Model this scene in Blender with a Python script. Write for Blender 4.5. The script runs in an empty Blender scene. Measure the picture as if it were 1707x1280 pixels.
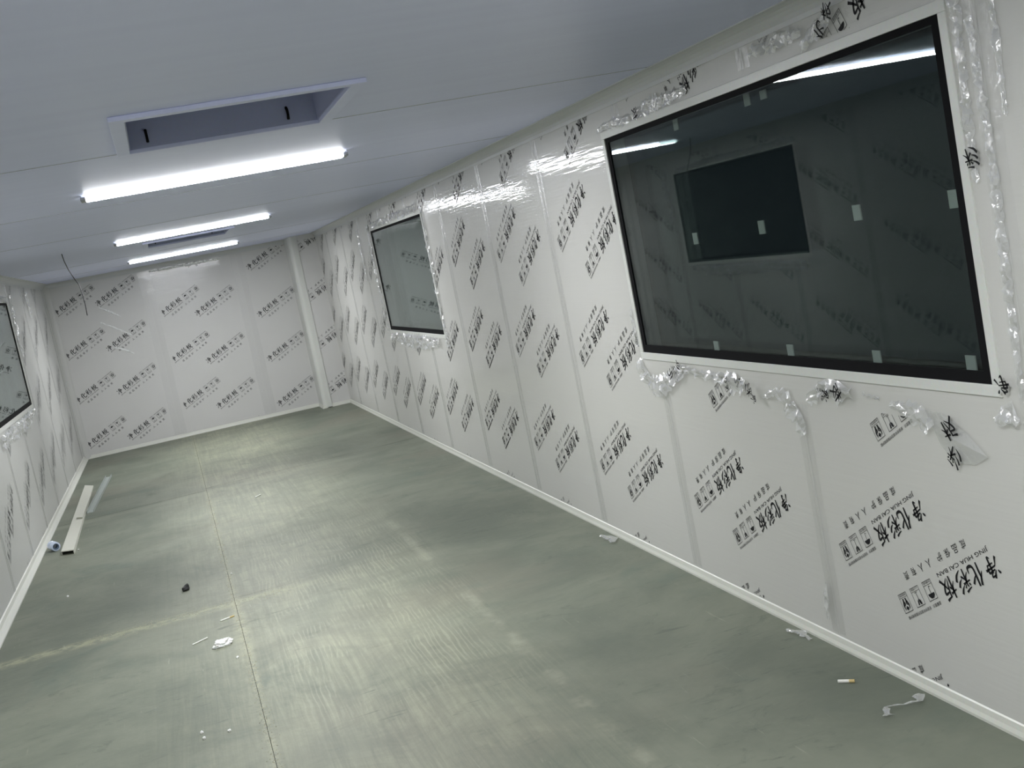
import bpy, bmesh, math, random
from mathutils import Vector, Matrix, noise

scene = bpy.context.scene
col = scene.collection
D = bpy.data

# ------------------------------------------------------------------ camera
CAM_H = 1.647
RX, RY, RZ = -0.1218, 0.1974, -0.2706
F_PX = 1970.0
rot = (Matrix.Rotation(RZ, 3, 'Z') @ Matrix.Rotation(RX, 3, 'X') @ Matrix.Rotation(RY, 3, 'Y'))
right, fwd, up = rot.col[0], rot.col[1], rot.col[2]
cam_data = D.cameras.new('camera')
cam_data.sensor_fit = 'HORIZONTAL'
cam_data.sensor_width = 36.0
cam_data.lens = 36.0 * F_PX / 1707.0
cam_data.clip_start = 0.05
cam = D.objects.new('camera', cam_data)
m = Matrix.Identity(4)
for i in range(3):
    m[i][0], m[i][1], m[i][2], m[i][3] = right[i], up[i], -fwd[i], (0, 0, CAM_H)[i]
cam.matrix_world = m
col.objects.link(cam)
scene.camera = cam

# ------------------------------------------------------------------ world (night outside) and exposure
world = D.worlds.new('night')
scene.world = world
world.use_nodes = True
world.node_tree.nodes['Background'].inputs[0].default_value = (0.004, 0.005, 0.006, 1)
world.node_tree.nodes['Background'].inputs[1].default_value = 1.0
vs = scene.view_settings
vs.view_transform = 'Standard'
vs.look = 'None'
vs.gamma = 1
vs.use_curve_mapping = False
vs.exposure = 2.18
scene.cycles.use_denoising = True
scene.cycles.max_bounces = 10
scene.cycles.diffuse_bounces = 6
scene.cycles.glossy_bounces = 5
scene.cycles.transparent_max_bounces = 16
scene.cycles.caustics_reflective = False
scene.cycles.caustics_refractive = False

LAMP_STRENGTH = 53.0
LAMP_YS = (5.42, 9.25, 13.09)          # the three lamps in view
LAMP_YS_ADDED = (1.57, -2.28)         # unseen lamps added over and behind the camera to light the near end

# ------------------------------------------------------------------ room numbers
XL, XR, YB, YF, H = -1.272, 2.005, 15.263, -3.6, 2.174
SEAM0, PANEL = 2.4655, 1.15
WIN = dict(big=(2.6, 4.934, 1.024, 1.985), small=(8.83, 11.035, 1.014, 1.951), left=(8.95, 11.36, 1.02, 1.945))
RIM = 0.034

# ------------------------------------------------------------------ materials
def mat(name):
    mt = D.materials.new(name)
    mt.use_nodes = True
    nt = mt.node_tree
    return mt, nt, nt.nodes['Principled BSDF']

def node(nt, kind, **kw):
    n = nt.nodes.new(kind)
    for k, v in kw.items():
        if k.startswith('i_'):
            key = k[2:].replace('_', ' ')
            n.inputs[key].default_value = v
        else:
            setattr(n, k, v)
    return n

def plain(name, rgb, rough=0.5, metal=0.0, coat=0.0, bump=0.0, bscale=80.0):
    mt, nt, b = mat(name)
    b.inputs['Roughness'].default_value = rough
    b.inputs['Metallic'].default_value = metal
    b.inputs['Coat Weight'].default_value = coat
    tc = node(nt, 'ShaderNodeTexCoord')
    nz = node(nt, 'ShaderNodeTexNoise', i_Scale=bscale, i_Detail=4.0)
    nt.links.new(tc.outputs['Object'], nz.inputs['Vector'])
    mix = node(nt, 'ShaderNodeMixRGB', blend_type='MULTIPLY')
    mix.inputs[0].default_value = 0.12
    mix.inputs[1].default_value = (*rgb, 1)
    nt.links.new(nz.outputs['Color'], mix.inputs[2])
    nt.links.new(mix.outputs[0], b.inputs['Base Color'])
    if bump:
        bp = node(nt, 'ShaderNodeBump', i_Strength=bump, i_Distance=0.004)
        nt.links.new(nz.outputs['Fac'], bp.inputs['Height'])
        nt.links.new(bp.outputs[0], b.inputs['Normal'])
    return mt

def math_node(nt, op, a, b=None, c=None, clamp=False):
    n = node(nt, 'ShaderNodeMath', operation=op)
    n.use_clamp = clamp
    for i, v in enumerate((a, b, c)):
        if v is None: continue
        if isinstance(v, (int, float)): n.inputs[i].default_value = v
        else: nt.links.new(v, n.inputs[i])
    return n.outputs[0]

def film_wall(name, rgb, axis='Y', loose=None, ripple=1.0, rough=0.42, coat=0.55, crough=0.065):
    """steel panel under clear protective film: fine ripples in the film, loose folds where it has let go"""
    mt, nt, b = mat(name)
    b.inputs['Base Color'].default_value = (*rgb, 1)
    b.inputs['Roughness'].default_value = rough
    b.inputs['Coat Weight'].default_value = coat
    b.inputs['Coat Roughness'].default_value = crough
    b.inputs['Coat IOR'].default_value = 1.5
    tc = node(nt, 'ShaderNodeTexCoord')
    L = nt.links.new
    sep = node(nt, 'ShaderNodeSeparateXYZ')
    L(tc.outputs['Object'], sep.inputs[0])
    mp = node(nt, 'ShaderNodeMapping')
    mp.inputs['Scale'].default_value = (3, 3, 62)
    L(tc.outputs['Object'], mp.inputs['Vector'])
    n1 = node(nt, 'ShaderNodeTexNoise', i_Scale=1.0, i_Detail=2.0, i_Roughness=0.5)
    L(mp.outputs[0], n1.inputs['Vector'])
    n2 = node(nt, 'ShaderNodeTexNoise', i_Scale=9.0, i_Detail=3.0)
    L(tc.outputs['Object'], n2.inputs['Vector'])
    h = math_node(nt, 'MULTIPLY_ADD', n2.outputs['Fac'], 0.35, n1.outputs['Fac'])
    bp = node(nt, 'ShaderNodeBump', i_Strength=0.062 * ripple, i_Distance=0.01)
    L(h, bp.inputs['Height'])
    out = bp
    if loose:
        mp2 = node(nt, 'ShaderNodeMapping')
        mp2.inputs['Scale'].default_value = (13, 13, 1.1)
        L(tc.outputs['Object'], mp2.inputs['Vector'])
        n3 = node(nt, 'ShaderNodeTexNoise', i_Scale=1.0, i_Detail=5.0, i_Roughness=0.5, i_Distortion=0.6)
        L(mp2.outputs[0], n3.inputs['Vector'])
        rmp = node(nt, 'ShaderNodeMapRange')
        rmp.inputs['From Min'].default_value, rmp.inputs['From Max'].default_value = loose
        rmp.inputs['To Min'].default_value, rmp.inputs['To Max'].default_value = 0.0, 0.13
        L(sep.outputs[axis], rmp.inputs['Value'])
        bp2 = node(nt, 'ShaderNodeBump', i_Distance=0.03)
        L(rmp.outputs[0], bp2.inputs['Strength'])
        cw = math_node(nt, 'MULTIPLY_ADD', rmp.outputs[0], -2.6, coat)      # slack film hazes over and mirrors less
        L(cw, b.inputs['Coat Weight'])
        L(math_node(nt, 'MULTIPLY_ADD', rmp.outputs[0], 2.0, crough), b.inputs['Coat Roughness'])
        L(n3.outputs['Fac'], bp2.inputs['Height'])
        L(bp.outputs[0], bp2.inputs['Normal'])
        out = bp2
    L(out.outputs[0], b.inputs['Coat Normal'])
    bpb = node(nt, 'ShaderNodeBump', i_Strength=0.07, i_Distance=0.01)
    L(h, bpb.inputs['Height'])
    L(bpb.outputs[0], b.inputs['Normal'])
    return mt

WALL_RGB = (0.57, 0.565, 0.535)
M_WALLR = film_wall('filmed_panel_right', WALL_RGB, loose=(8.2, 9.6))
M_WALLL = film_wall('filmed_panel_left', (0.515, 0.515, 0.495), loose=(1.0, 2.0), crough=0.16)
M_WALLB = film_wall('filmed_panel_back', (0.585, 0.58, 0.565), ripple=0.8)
M_BARE = plain('bare_white_panel', (0.74, 0.75, 0.73), 0.38)
M_ALU = plain('white_powder_coated_aluminium', (0.66, 0.67, 0.63), 0.35)
M_INKHAZE = plain('print_under_slack_film', (0.13, 0.13, 0.13), 0.5)
M_SKIRT = plain('cream_white_skirting', (0.66, 0.665, 0.60), 0.35)
M_COVE = plain('grey_white_cornice', (0.56, 0.57, 0.575), 0.4)
M_INK = plain('black_print_ink', (0.010, 0.010, 0.012), 0.6)
M_INK.node_tree.nodes['Principled BSDF'].inputs['Specular IOR Level'].default_value = 0.2
M_BLACK = plain('black_glass_border', (0.004, 0.004, 0.005), 0.2)
M_RUBBER = plain('black_rubber', (0.006, 0.006, 0.007), 0.8)
M_RUBBER.node_tree.nodes['Principled BSDF'].inputs['Specular IOR Level'].default_value = 0.1
M_REVEAL = plain('grey_reveal', (0.26, 0.25, 0.24), 0.5)
M_PAD = plain('pale_cork_pad', (0.62, 0.64, 0.60), 0.7)
M_WHITE = plain('white_enamel', (0.74, 0.75, 0.75), 0.35)
M_GREYCAP = plain('grey_end_cap', (0.35, 0.36, 0.37), 0.5)
M_DUCT = plain('grey_duct_lining', (0.40, 0.43, 0.60), 0.5)
M_CABLE = plain('dark_cable', (0.02, 0.02, 0.022), 0.5)
M_BOARD = plain('cream_offcut_board', (0.60, 0.60, 0.52), 0.5, bump=0.1)
M_CHANNEL = plain('dusty_steel_channel', (0.42, 0.46, 0.43), 0.4, 0.3)
M_TAPE = plain('pale_blue_tape', (0.62, 0.70, 0.86), 0.3, coat=0.4)
M_TAPECORE = plain('dark_tape_core', (0.10, 0.15, 0.22), 0.5)
M_WOOL = plain('white_foam', (0.85, 0.85, 0.83), 0.9, bump=0.8, bscale=60)
M_SOOT = plain('black_rubber_lump', (0.015, 0.015, 0.014), 0.6, bump=0.5)
M_PAPER = plain('white_paper', (0.82, 0.82, 0.76), 0.8)
M_FILTER = plain('tan_paper', (0.62, 0.48, 0.22), 0.8)
M_SAWDUST = plain('yellow_sawdust', (0.48, 0.46, 0.34), 0.95)
M_GRIT = plain('dark_grit', (0.05, 0.05, 0.045), 0.9)
M_CRUMB = plain('white_crumbs', (0.85, 0.85, 0.82), 0.8)

def ceiling_mat():
    mt, nt, b = mat('satin_blue_white_ceiling')
    L = nt.links.new
    tc = node(nt, 'ShaderNodeTexCoord')
    mp = node(nt, 'ShaderNodeMapping')
    mp.inputs['Scale'].default_value = (1.2, 14, 1)
    L(tc.outputs['Object'], mp.inputs['Vector'])
    nz = node(nt, 'ShaderNodeTexNoise', i_Scale=1.0, i_Detail=5.0)
    L(mp.outputs[0], nz.inputs['Vector'])
    ramp = node(nt, 'ShaderNodeValToRGB')
    ramp.color_ramp.elements[0].position, ramp.color_ramp.elements[0].color = 0.3, (0.67, 0.70, 0.925, 1)
    ramp.color_ramp.elements[1].position, ramp.color_ramp.elements[1].color = 0.75, (0.70, 0.735, 0.955, 1)
    L(nz.outputs['Fac'], ramp.inputs[0])
    L(ramp.outputs[0], b.inputs['Base Color'])
    b.inputs['Roughness'].default_value = 0.42
    b.inputs['Specular IOR Level'].default_value = 0.22
    bp = node(nt, 'ShaderNodeBump', i_Strength=0.03, i_Distance=0.01)
    L(nz.outputs['Fac'], bp.inputs['Height'])
    L(bp.outputs[0], b.inputs['Normal'])
    return mt
M_CEIL = ceiling_mat()

def floor_mat():
    mt, nt, b = mat('dusty_grey_green_board')
    L = nt.links.new
    tc = node(nt, 'ShaderNodeTexCoord')
    P = tc.outputs['Object']
    sep = node(nt, 'ShaderNodeSeparateXYZ')
    L(P, sep.inputs[0])
    X, Y = sep.outputs['X'], sep.outputs['Y']
    def nz(scale, detail=5.0, rough=0.6, dist=0.0, sc=None, rotz=0.0):
        src = P
        if sc:
            mp = node(nt, 'ShaderNodeMapping')
            mp.inputs['Scale'].default_value = sc
            mp.inputs['Rotation'].default_value = (0, 0, rotz)
            L(P, mp.inputs['Vector'])
            src = mp.outputs[0]
        n = node(nt, 'ShaderNodeTexNoise', i_Scale=scale, i_Detail=detail, i_Roughness=rough, i_Distortion=dist)
        L(src, n.inputs['Vector'])
        return n.outputs['Fac']
    def rng(v, a, c, lo=0.0, hi=1.0):
        r = node(nt, 'ShaderNodeMapRange')
        r.interpolation_type = 'SMOOTHSTEP'
        r.inputs['From Min'].default_value, r.inputs['From Max'].default_value = a, c
        r.inputs['To Min'].default_value, r.inputs['To Max'].default_value = lo, hi
        L(v, r.inputs['Value'])
        return r.outputs[0]
    def mix(fac, c1, c2):
        n = node(nt, 'ShaderNodeMixRGB')
        for i, v in ((0, fac), (1, c1), (2, c2)):
            if isinstance(v, tuple): n.inputs[i].default_value = (*v, 1)
            elif isinstance(v, (int, float)): n.inputs[i].default_value = v
            else: L(v, n.inputs[i])
        return n.outputs[0]
    # painted board: cloudy grey-green with warmer and greener patches
    base = mix(rng(nz(1.1, 6, 0.65, 0.4), 0.32, 0.68), (0.129, 0.143, 0.119), (0.205, 0.215, 0.180))
    base = mix(rng(nz(0.7, 3, 0.5, 0.0, (1, 1, 1), 0.6), 0.50, 0.70, 0, 0.6), base, (0.182, 0.172, 0.145))
    base = mix(rng(nz(1.6, 5, 0.6, 0.8), 0.55, 0.75, 0, 0.6), base, (0.103, 0.134, 0.119))
    base = mix(rng(nz(5.0, 8, 0.75, 1.5, (0.6, 1.2, 1), 0.3), 0.54, 0.74, 0, 0.75), base, (0.084, 0.098, 0.082))
    # swept dust, thicker down the middle of the room, brushed into fine striations and curved wipes
    cx = math_node(nt, 'ABSOLUTE', math_node(nt, 'SUBTRACT', X, 0.40))
    mid = rng(cx, 1.05, 0.15)
    dust = math_node(nt, 'MULTIPLY', mid, rng(nz(2.2, 8, 0.75, 0.9), 0.34, 0.66, 0.35, 1.0))
    streak = nz(1.0, 6, 0.72, 1.1, (30, 1.1, 1), 0.10)
    dust = math_node(nt, 'MULTIPLY', dust, rng(streak, 0.34, 0.66, 0.45, 1.15))
    base = mix(math_node(nt, 'MULTIPLY', dust, 0.62, clamp=True), base, (0.370, 0.365, 0.281))
    wv = node(nt, 'ShaderNodeTexWave', i_Scale=4.6, i_Distortion=11.0, i_Detail=3.0)
    wv.inputs['Detail Scale'].default_value = 0.7
    mpw = node(nt, 'ShaderNodeMapping')
    mpw.inputs['Scale'].default_value = (3.2, 0.55, 1)
    mpw.inputs['Rotation'].default_value = (0, 0, 0.12)
    L(P, mpw.inputs['Vector'])
    L(mpw.outputs[0], wv.inputs['Vector'])
    wz = math_node(nt, 'MULTIPLY', rng(X, 0.05, 0.30), math_node(nt, 'MULTIPLY', rng(X, 1.25, 0.90), math_node(nt, 'MULTIPLY', rng(Y, 3.9, 4.7), rng(Y, 9.5, 7.0))))
    arcs = math_node(nt, 'MULTIPLY', rng(wv.outputs['Fac'], 0.60, 1.0), math_node(nt, 'MULTIPLY', wz, rng(nz(3.0, 4), 0.42, 0.60)))
    base = mix(math_node(nt, 'MULTIPLY', arcs, 0.24), base, (0.50, 0.49, 0.39))
    fine = rng(nz(1.0, 4, 0.7, 0.5, (70, 4, 1), 0.18), 0.62, 0.74)
    base = mix(math_node(nt, 'MULTIPLY', math_node(nt, 'MULTIPLY', fine, rng(nz(1.2, 3), 0.45, 0.60)), 0.40), base, (0.46, 0.46, 0.38))
    # scuffs: dark and light short marks, old paint blotches
    sc1 = math_node(nt, 'MULTIPLY', rng(nz(1.0, 3, 0.5, 2.2, (4, 16, 1), 0.5), 0.63, 0.72), rng(nz(1.3, 2), 0.50, 0.6))
    base = mix(math_node(nt, 'MULTIPLY', sc1, 0.6), base, (0.080, 0.093, 0.080))
    sc2 = math_node(nt, 'MULTIPLY', rng(nz(9.0, 6, 0.75, 1.0, (1.6, 0.8, 1), -.4), 0.64, 0.74), rng(nz(2.0, 3), 0.48, 0.62))
    base = mix(math_node(nt, 'MULTIPLY', sc2, 0.45), base, (0.42, 0.42, 0.36))
    # sawdust lying along the sheet joints
    def line(coord, pos, w, gate=None, wob=0.02):
        d = math_node(nt, 'ABSOLUTE', math_node(nt, 'ADD', math_node(nt, 'SUBTRACT', coord, pos),
                      math_node(nt, 'MULTIPLY', math_node(nt, 'SUBTRACT', nz(6.0, 3), 0.5), wob)))
        v = rng(d, w, 0.0)
        if gate is not None: v = math_node(nt, 'MULTIPLY', v, gate)
        return v
    grit = rng(nz(38.0, 4, 0.7), 0.40, 0.60)
    l1 = math_node(nt, 'MULTIPLY', line(X, 0.03, 0.035), math_node(nt, 'MULTIPLY', grit, rng(nz(1.5, 3), 0.38, 0.56, 0.35, 1)))
    l2 = math_node(nt, 'MULTIPLY', line(Y, 6.50, 0.11, rng(X, 0.75, 0.10)), rng(nz(14, 5, .7), 0.38, 0.60, 0.1, 1))
    l5 = math_node(nt, 'MULTIPLY', line(X, 0.03, 0.075, math_node(nt, 'MULTIPLY', rng(Y, 6.9, 6.4), rng(Y, 4.9, 5.9))), rng(nz(12, 5, .7), 0.36, 0.60, 0.1, 1))
    l3 = math_node(nt, 'MULTIPLY', line(X, 1.09, 0.05, rng(Y, 8.2, 7.2), 0.05), rng(nz(2.2, 5, .7), 0.46, 0.64))
    l4 = math_node(nt, 'MULTIPLY', line(Y, 10.50, 0.14, rng(X, 2.0, 0.8, 0.2, 1)), 0.5)
    for l, f, c in ((l1, 0.6, (0.40, 0.385, 0.29)), (l2, 0.62, (0.42, 0.41, 0.29)), (l5, 0.55, (0.41, 0.40, 0.30)), (l3, 0.45, (0.40, 0.39, 0.32)), (l4, 0.4, (0.36, 0.36, 0.29))):
        base = mix(math_node(nt, 'MULTIPLY', l, f), base, c)
    tint = node(nt, 'ShaderNodeMixRGB', blend_type='MULTIPLY')
    tint.inputs[0].default_value = 1.0
    tint.inputs[2].default_value = (0.96, 0.985, 0.905, 1)
    L(base, tint.inputs[1])
    L(tint.outputs[0], b.inputs['Base Color'])
    b.inputs['Roughness'].default_value = 0.55
    b.inputs['Specular IOR Level'].default_value = 0.35
    bp = node(nt, 'ShaderNodeBump', i_Strength=0.15, i_Distance=0.01)
    L(nz(18.0, 5), bp.inputs['Height'])
    L(bp.outputs[0], b.inputs['Normal'])
    return mt
M_FLOOR = floor_mat()

def emit_mat(name, k):
    mt, nt, b = mat(name)
    b.inputs['Base Color'].default_value = (0.9, 0.9, 0.9, 1)
    b.inputs['Emission Color'].default_value = (0.97, 0.985, 1.0, 1)
    b.inputs['Emission Strength'].default_value = LAMP_STRENGTH * k
    return mt
M_LED = emit_mat('lit_led_diffuser', 1.0)
M_LEDSIDE = emit_mat('lit_led_diffuser_edge', 0.10)   # the curved edges of the diffuser are much dimmer than its face

def sheet_glass(name, tint, f0, rough=0.0):
    mt = D.materials.new(name)
    mt.use_nodes = True
    nt = mt.node_tree
    nt.nodes.clear()
    L = nt.links.new
    lw = node(nt, 'ShaderNodeLayerWeight', i_Blend=0.5)
    p5 = math_node(nt, 'POWER', lw.outputs['Facing'], 5.0)
    fr = math_node(nt, 'MULTIPLY_ADD', p5, 1.0 - f0, f0, clamp=True)
    tr = node(nt, 'ShaderNodeBsdfTransparent')
    tr.inputs[0].default_value = (*tint, 1)
    gl = node(nt, 'ShaderNodeBsdfGlossy')
    gl.inputs['Roughness'].default_value = rough
    gl.inputs['Color'].default_value = (0.92, 0.97, 0.96, 1)
    mx = node(nt, 'ShaderNodeMixShader')
    L(fr, mx.inputs[0]); L(tr.outputs[0], mx.inputs[1]); L(gl.outputs[0], mx.inputs[2])
    out = node(nt, 'ShaderNodeOutputMaterial')
    L(mx.outputs[0], out.inputs[0])
    return mt
M_GLASS = sheet_glass('clear_pane', (0.74, 0.78, 0.77), 0.020)

def loose_film(name, diff=0.30, gloss=0.20):
    mt = D.materials.new(name)
    mt.use_nodes = True
    nt = mt.node_tree
    nt.nodes.clear()
    L = nt.links.new
    lw = node(nt, 'ShaderNodeLayerWeight', i_Blend=0.5)
    p = math_node(nt, 'POWER', lw.outputs['Facing'], 3.0)
    fr = math_node(nt, 'MULTIPLY_ADD', p, 0.55, gloss, clamp=True)
    tr = node(nt, 'ShaderNodeBsdfTransparent')
    df = node(nt, 'ShaderNodeBsdfDiffuse')
    df.inputs[0].default_value = (0.88, 0.89, 0.88, 1)
    gl = node(nt, 'ShaderNodeBsdfGlossy')
    gl.inputs['Roughness'].default_value = 0.16
    tc = node(nt, 'ShaderNodeTexCoord')
    nz = node(nt, 'ShaderNodeTexNoise', i_Scale=60.0, i_Detail=3.0)
    L(tc.outputs['Object'], nz.inputs['Vector'])
    bp = node(nt, 'ShaderNodeBump', i_Strength=0.4, i_Distance=0.01)
    L(nz.outputs['Fac'], bp.inputs['Height'])
    L(bp.outputs[0], gl.inputs['Normal'])
    m1 = node(nt, 'ShaderNodeMixShader')
    m1.inputs[0].default_value = diff
    L(tr.outputs[0], m1.inputs[1]); L(df.outputs[0], m1.inputs[2])
    m2 = node(nt, 'ShaderNodeMixShader')
    L(fr, m2.inputs[0]); L(m1.outputs[0], m2.inputs[1]); L(gl.outputs[0], m2.inputs[2])
    out = node(nt, 'ShaderNodeOutputMaterial')
    L(m2.outputs[0], out.inputs[0])
    return mt
M_FILM = loose_film('torn_clear_film')
M_CREASE_GLINT = loose_film('film_crease_painted_glint', 0.92, 0.12)  # diffuse white paints the lamp glints that clear film would mirror
M_FILMLAP = loose_film('lapped_clear_film', 0.05, 0.03)

# ------------------------------------------------------------------ mesh helpers
class MB:
    def __init__(s): s.v, s.f, s.mi = [], [], []
    def add(s, vs, fs, k=0):
        o = len(s.v)
        s.v += [tuple(x) for x in vs]
        for f in fs: s.f.append([i + o for i in f]); s.mi.append(k)
    def box(s, x0, x1, y0, y1, z0, z1, k=0):
        v = [(x, y, z) for z in (z0, z1) for y in (y0, y1) for x in (x0, x1)]
        s.add(v, [(0, 2, 3, 1), (4, 5, 7, 6), (0, 1, 5, 4), (2, 6, 7, 3), (0, 4, 6, 2), (1, 3, 7, 5)], k)
    def prism(s, prof, a, b, place, k=0, caps=True):
        n = len(prof)
        s.add([place(u, w, a) for u, w in prof] + [place(u, w, b) for u, w in prof],
              [(i, (i + 1) % n, n + (i + 1) % n, n + i) for i in range(n)] +
              ([tuple(range(n))[::-1], tuple(range(n, 2 * n))] if caps else []), k)
    def tube(s, pts, r, n=8, k=0):
        rings = []
        for i, p in enumerate(pts):
            p = Vector(p)
            t = (Vector(pts[min(i + 1, len(pts) - 1)]) - Vector(pts[max(i - 1, 0)])).normalized()
            a = t.cross(Vector((0.3, 0.5, 0.81)) if abs(t.z) < 0.95 else Vector((1, 0, 0))).normalized()
            b = t.cross(a)
            rr = r[i] if isinstance(r, (list, tuple)) else r
            rings.append([p + (a * math.cos(2 * math.pi * j / n) + b * math.sin(2 * math.pi * j / n)) * rr for j in range(n)])
        vs = [q for ring in rings for q in ring]
        fs = [(i * n + j, i * n + (j + 1) % n, (i + 1) * n + (j + 1) % n, (i + 1) * n + j) for i in range(len(pts) - 1) for j in range(n)]
        fs += [tuple(range(n))[::-1], tuple(range((len(pts) - 1) * n, len(pts) * n))]
        s.add(vs, fs, k)
    def build(s, name, mats, parent=None, smooth=False, loc=(0, 0, 0), bevel=0.0, solid=0.0, recalc=True):
        me = D.meshes.new(name)
        me.from_pydata([(Vector(v) - Vector(loc)) for v in s.v], [], s.f)
        for mt in (mats if isinstance(mats, (list, tuple)) else [mats]): me.materials.append(mt)
        me.polygons.foreach_set('material_index', s.mi)
        if recalc:
            bm = bmesh.new(); bm.from_mesh(me)
            bmesh.ops.recalc_face_normals(bm, faces=bm.faces)
            bm.to_mesh(me); bm.free()
        if smooth: me.polygons.foreach_set('use_smooth', [True] * len(me.polygons))
        me.update()
        o = D.objects.new(name, me)
        col.objects.link(o)
        o.location = loc
        if parent:
            o.parent = parent
            o.location = Vector(loc) - Vector(parent.location)
        if bevel:
            md = o.modifiers.new('bevel', 'BEVEL'); md.width = bevel; md.segments = 2; md.limit_method = 'ANGLE'
        if solid:
            md = o.modifiers.new('solid', 'SOLIDIFY'); md.thickness = solid; md.offset = 0
        return o

def tag(o, label=None, cat=None, group=None, kind=None):
    for k, v in (('label', label), ('category', cat), ('group', group), ('kind', kind)):
        if v: o[k] = v
    return o

def empty(name, loc, label, cat, group=None, kind=None):
    o = D.objects.new(name, None)
    o.empty_display_size = 0.1
    o.location = loc
    col.objects.link(o)
    return tag(o, label, cat, group, kind)

# ------------------------------------------------------------------ room shell
TW = 0.10
def wall_with_holes(name, x0, x1, y0, y1, z0, z1, holes, mt):
    ys = sorted({y0, y1, *[h[0] for h in holes], *[h[1] for h in holes]})
    zs = sorted({z0, z1, *[h[2] for h in holes], *[h[3] for h in holes]})
    b = MB()
    for a, c in zip(ys, ys[1:]):
        for d, e in zip(zs, zs[1:]):
            if any(h[0] <= a and c <= h[1] and h[2] <= d and e <= h[3] for h in holes): continue
            b.box(x0, x1, a, c, d, e)
    return tag(b.build(name, mt), kind='structure')

def grow(w, g): return (w[0] - g, w[1] + g, w[2] - g, w[3] + g)
wall_right = wall_with_holes('wall_right', XR, XR + TW, YF, YB + TW, 0, H, [grow(WIN['big'], 0.01), grow(WIN['small'], 0.01)], M_WALLR)
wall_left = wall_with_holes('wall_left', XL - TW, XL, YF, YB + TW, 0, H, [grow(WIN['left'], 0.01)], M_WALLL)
b = MB(); b.box(XL - TW, XR + TW, YB, YB + TW, 0, H)
wall_back = tag(b.build('wall_back', M_WALLB), kind='structure')
b = MB(); b.box(XL - TW, XR + TW, YF - TW, YF, 0, H)
wall_front = tag(b.build('wall_front', M_BARE), kind='structure')

# ceiling, with the two openings left free
HATCH = [(0.02, 0.66, 3.46, 4.17), (0.02, 0.68, 10.06, 10.78)]
def ceiling():
    xs = sorted({XL - TW, XR + TW, *[h[0] for h in HATCH], *[h[1] for h in HATCH]})
    ys = sorted({YF - TW, YB + TW, *[h[2] for h in HATCH], *[h[3] for h in HATCH]})
    bb = MB()
    for a, c in zip(xs, xs[1:]):
        for d, e in zip(ys, ys[1:]):
            if any(h[0] <= a and c <= h[1] and h[2] <= d and e <= h[3] for h in HATCH): continue
            bb.box(a, c, d, e, H, H + 0.06)
    return tag(bb.build('ceiling', M_CEIL), kind='structure')
ceil = ceiling()
b = MB()
for y in (1.9, 4.23, 6.1, 8.0, 11.9, 13.9):
    b.box(XL, XR, y - 0.0025, y + 0.0025, H - 0.0012, H + 0.001)
b.build('panel_joint', plain('ceiling_joint', (0.42, 0.44, 0.47), 0.5), ceil)

# floor: sheets laid with narrow gaps over a dark screed
def floor():
    bb = MB()
    sheets = (((XL - TW, 0.03), (YF - TW, 2.3, 6.55, 10.62, 14.9, YB + TW)), ((0.03, XR + TW), (YF - TW, 2.3, 6.61, 10.74, 14.9, YB + TW)))
    for (a, c), ys in sheets:
        for d, e in zip(ys, ys[1:]):
            bb.box(a + 0.0011, c - 0.0011, d + (0.0060 if abs(d - 10.7) < .1 else 0.0009), e - 0.0009, -0.02, 0.0)
    bb.box(XL - TW, XR + TW, YF - TW, YB + TW, -0.05, -0.02, 1)
    return tag(bb.build('floor', [M_FLOOR, M_RUBBER]), kind='structure')
floor_o = floor()

# coved skirting and ceiling cornice
SK_R = [(0, 0), (0.012, 0), (0.012, 0.009), (0.007, 0.022), (0.004, 0.040), (0, 0.044)]
SK = [(0, 0), (0.044, 0), (0.044, 0.008), (0.026, 0.016), (0.013, 0.030), (0.007, 0.050), (0, 0.056)]
def side_r(u, w, t): return (XR - u, t, w)
def side_l(u, w, t): return (XL + u, t, w)
def side_b(u, w, t): return (t, YB - u, w)
BX, BY = 1.655, 14.86                       # boxed-in corner at the far right
for nm, fn, a, c in (('baseboard_right', side_r, YF, BY), ('baseboard_left', side_l, YF, YB), ('baseboard_back', side_b, XL, BX)):
    bb = MB(); bb.prism(SK_R if nm != 'baseboard_left' else SK, a, c, fn)
    if nm == 'baseboard_back':
        bb.prism(SK_R, BX, XR, lambda u, w, t: (t, BY - u, w))
        bb.prism(SK_R, BY - 0.012, YB, lambda u, w, t: (BX - u, t, w))
    tag(bb.build(nm, M_SKIRT), kind='structure')
arc = [(0, 0)] + [(0.062 - 0.058 * math.cos(t), 0.062 - 0.058 * math.sin(t)) for t in [math.pi / 2 * i / 6 for i in range(7)]]
CV = [(0, 0), (0.062, 0), (0.062, 0.004)] + [(0.062 - 0.058 * math.sin(math.pi / 2 * i / 6), 0.062 - 0.058 * math.cos(math.pi / 2 * i / 6)) for i in range(7)] + [(0, 0.062)]
for nm, fn, a, c in (('trim_1', side_r, YF, YB), ('trim_2', side_l, YF, YB), ('trim_3', side_b, XL, XR)):
    bb = MB(); bb.prism(CV, a, c, lambda u, w, t, fn=fn: fn(u, H - w, t))
    tag(bb.build(nm, M_COVE), kind='structure')
bb = MB()
bb.prism([(u * 1.3, w * 1.3) for u, w in CV], 0, H, lambda u, w, t: (XL + u, YB - w, t))
tag(bb.build('trim_4', M_WALLL), kind='structure')

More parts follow.
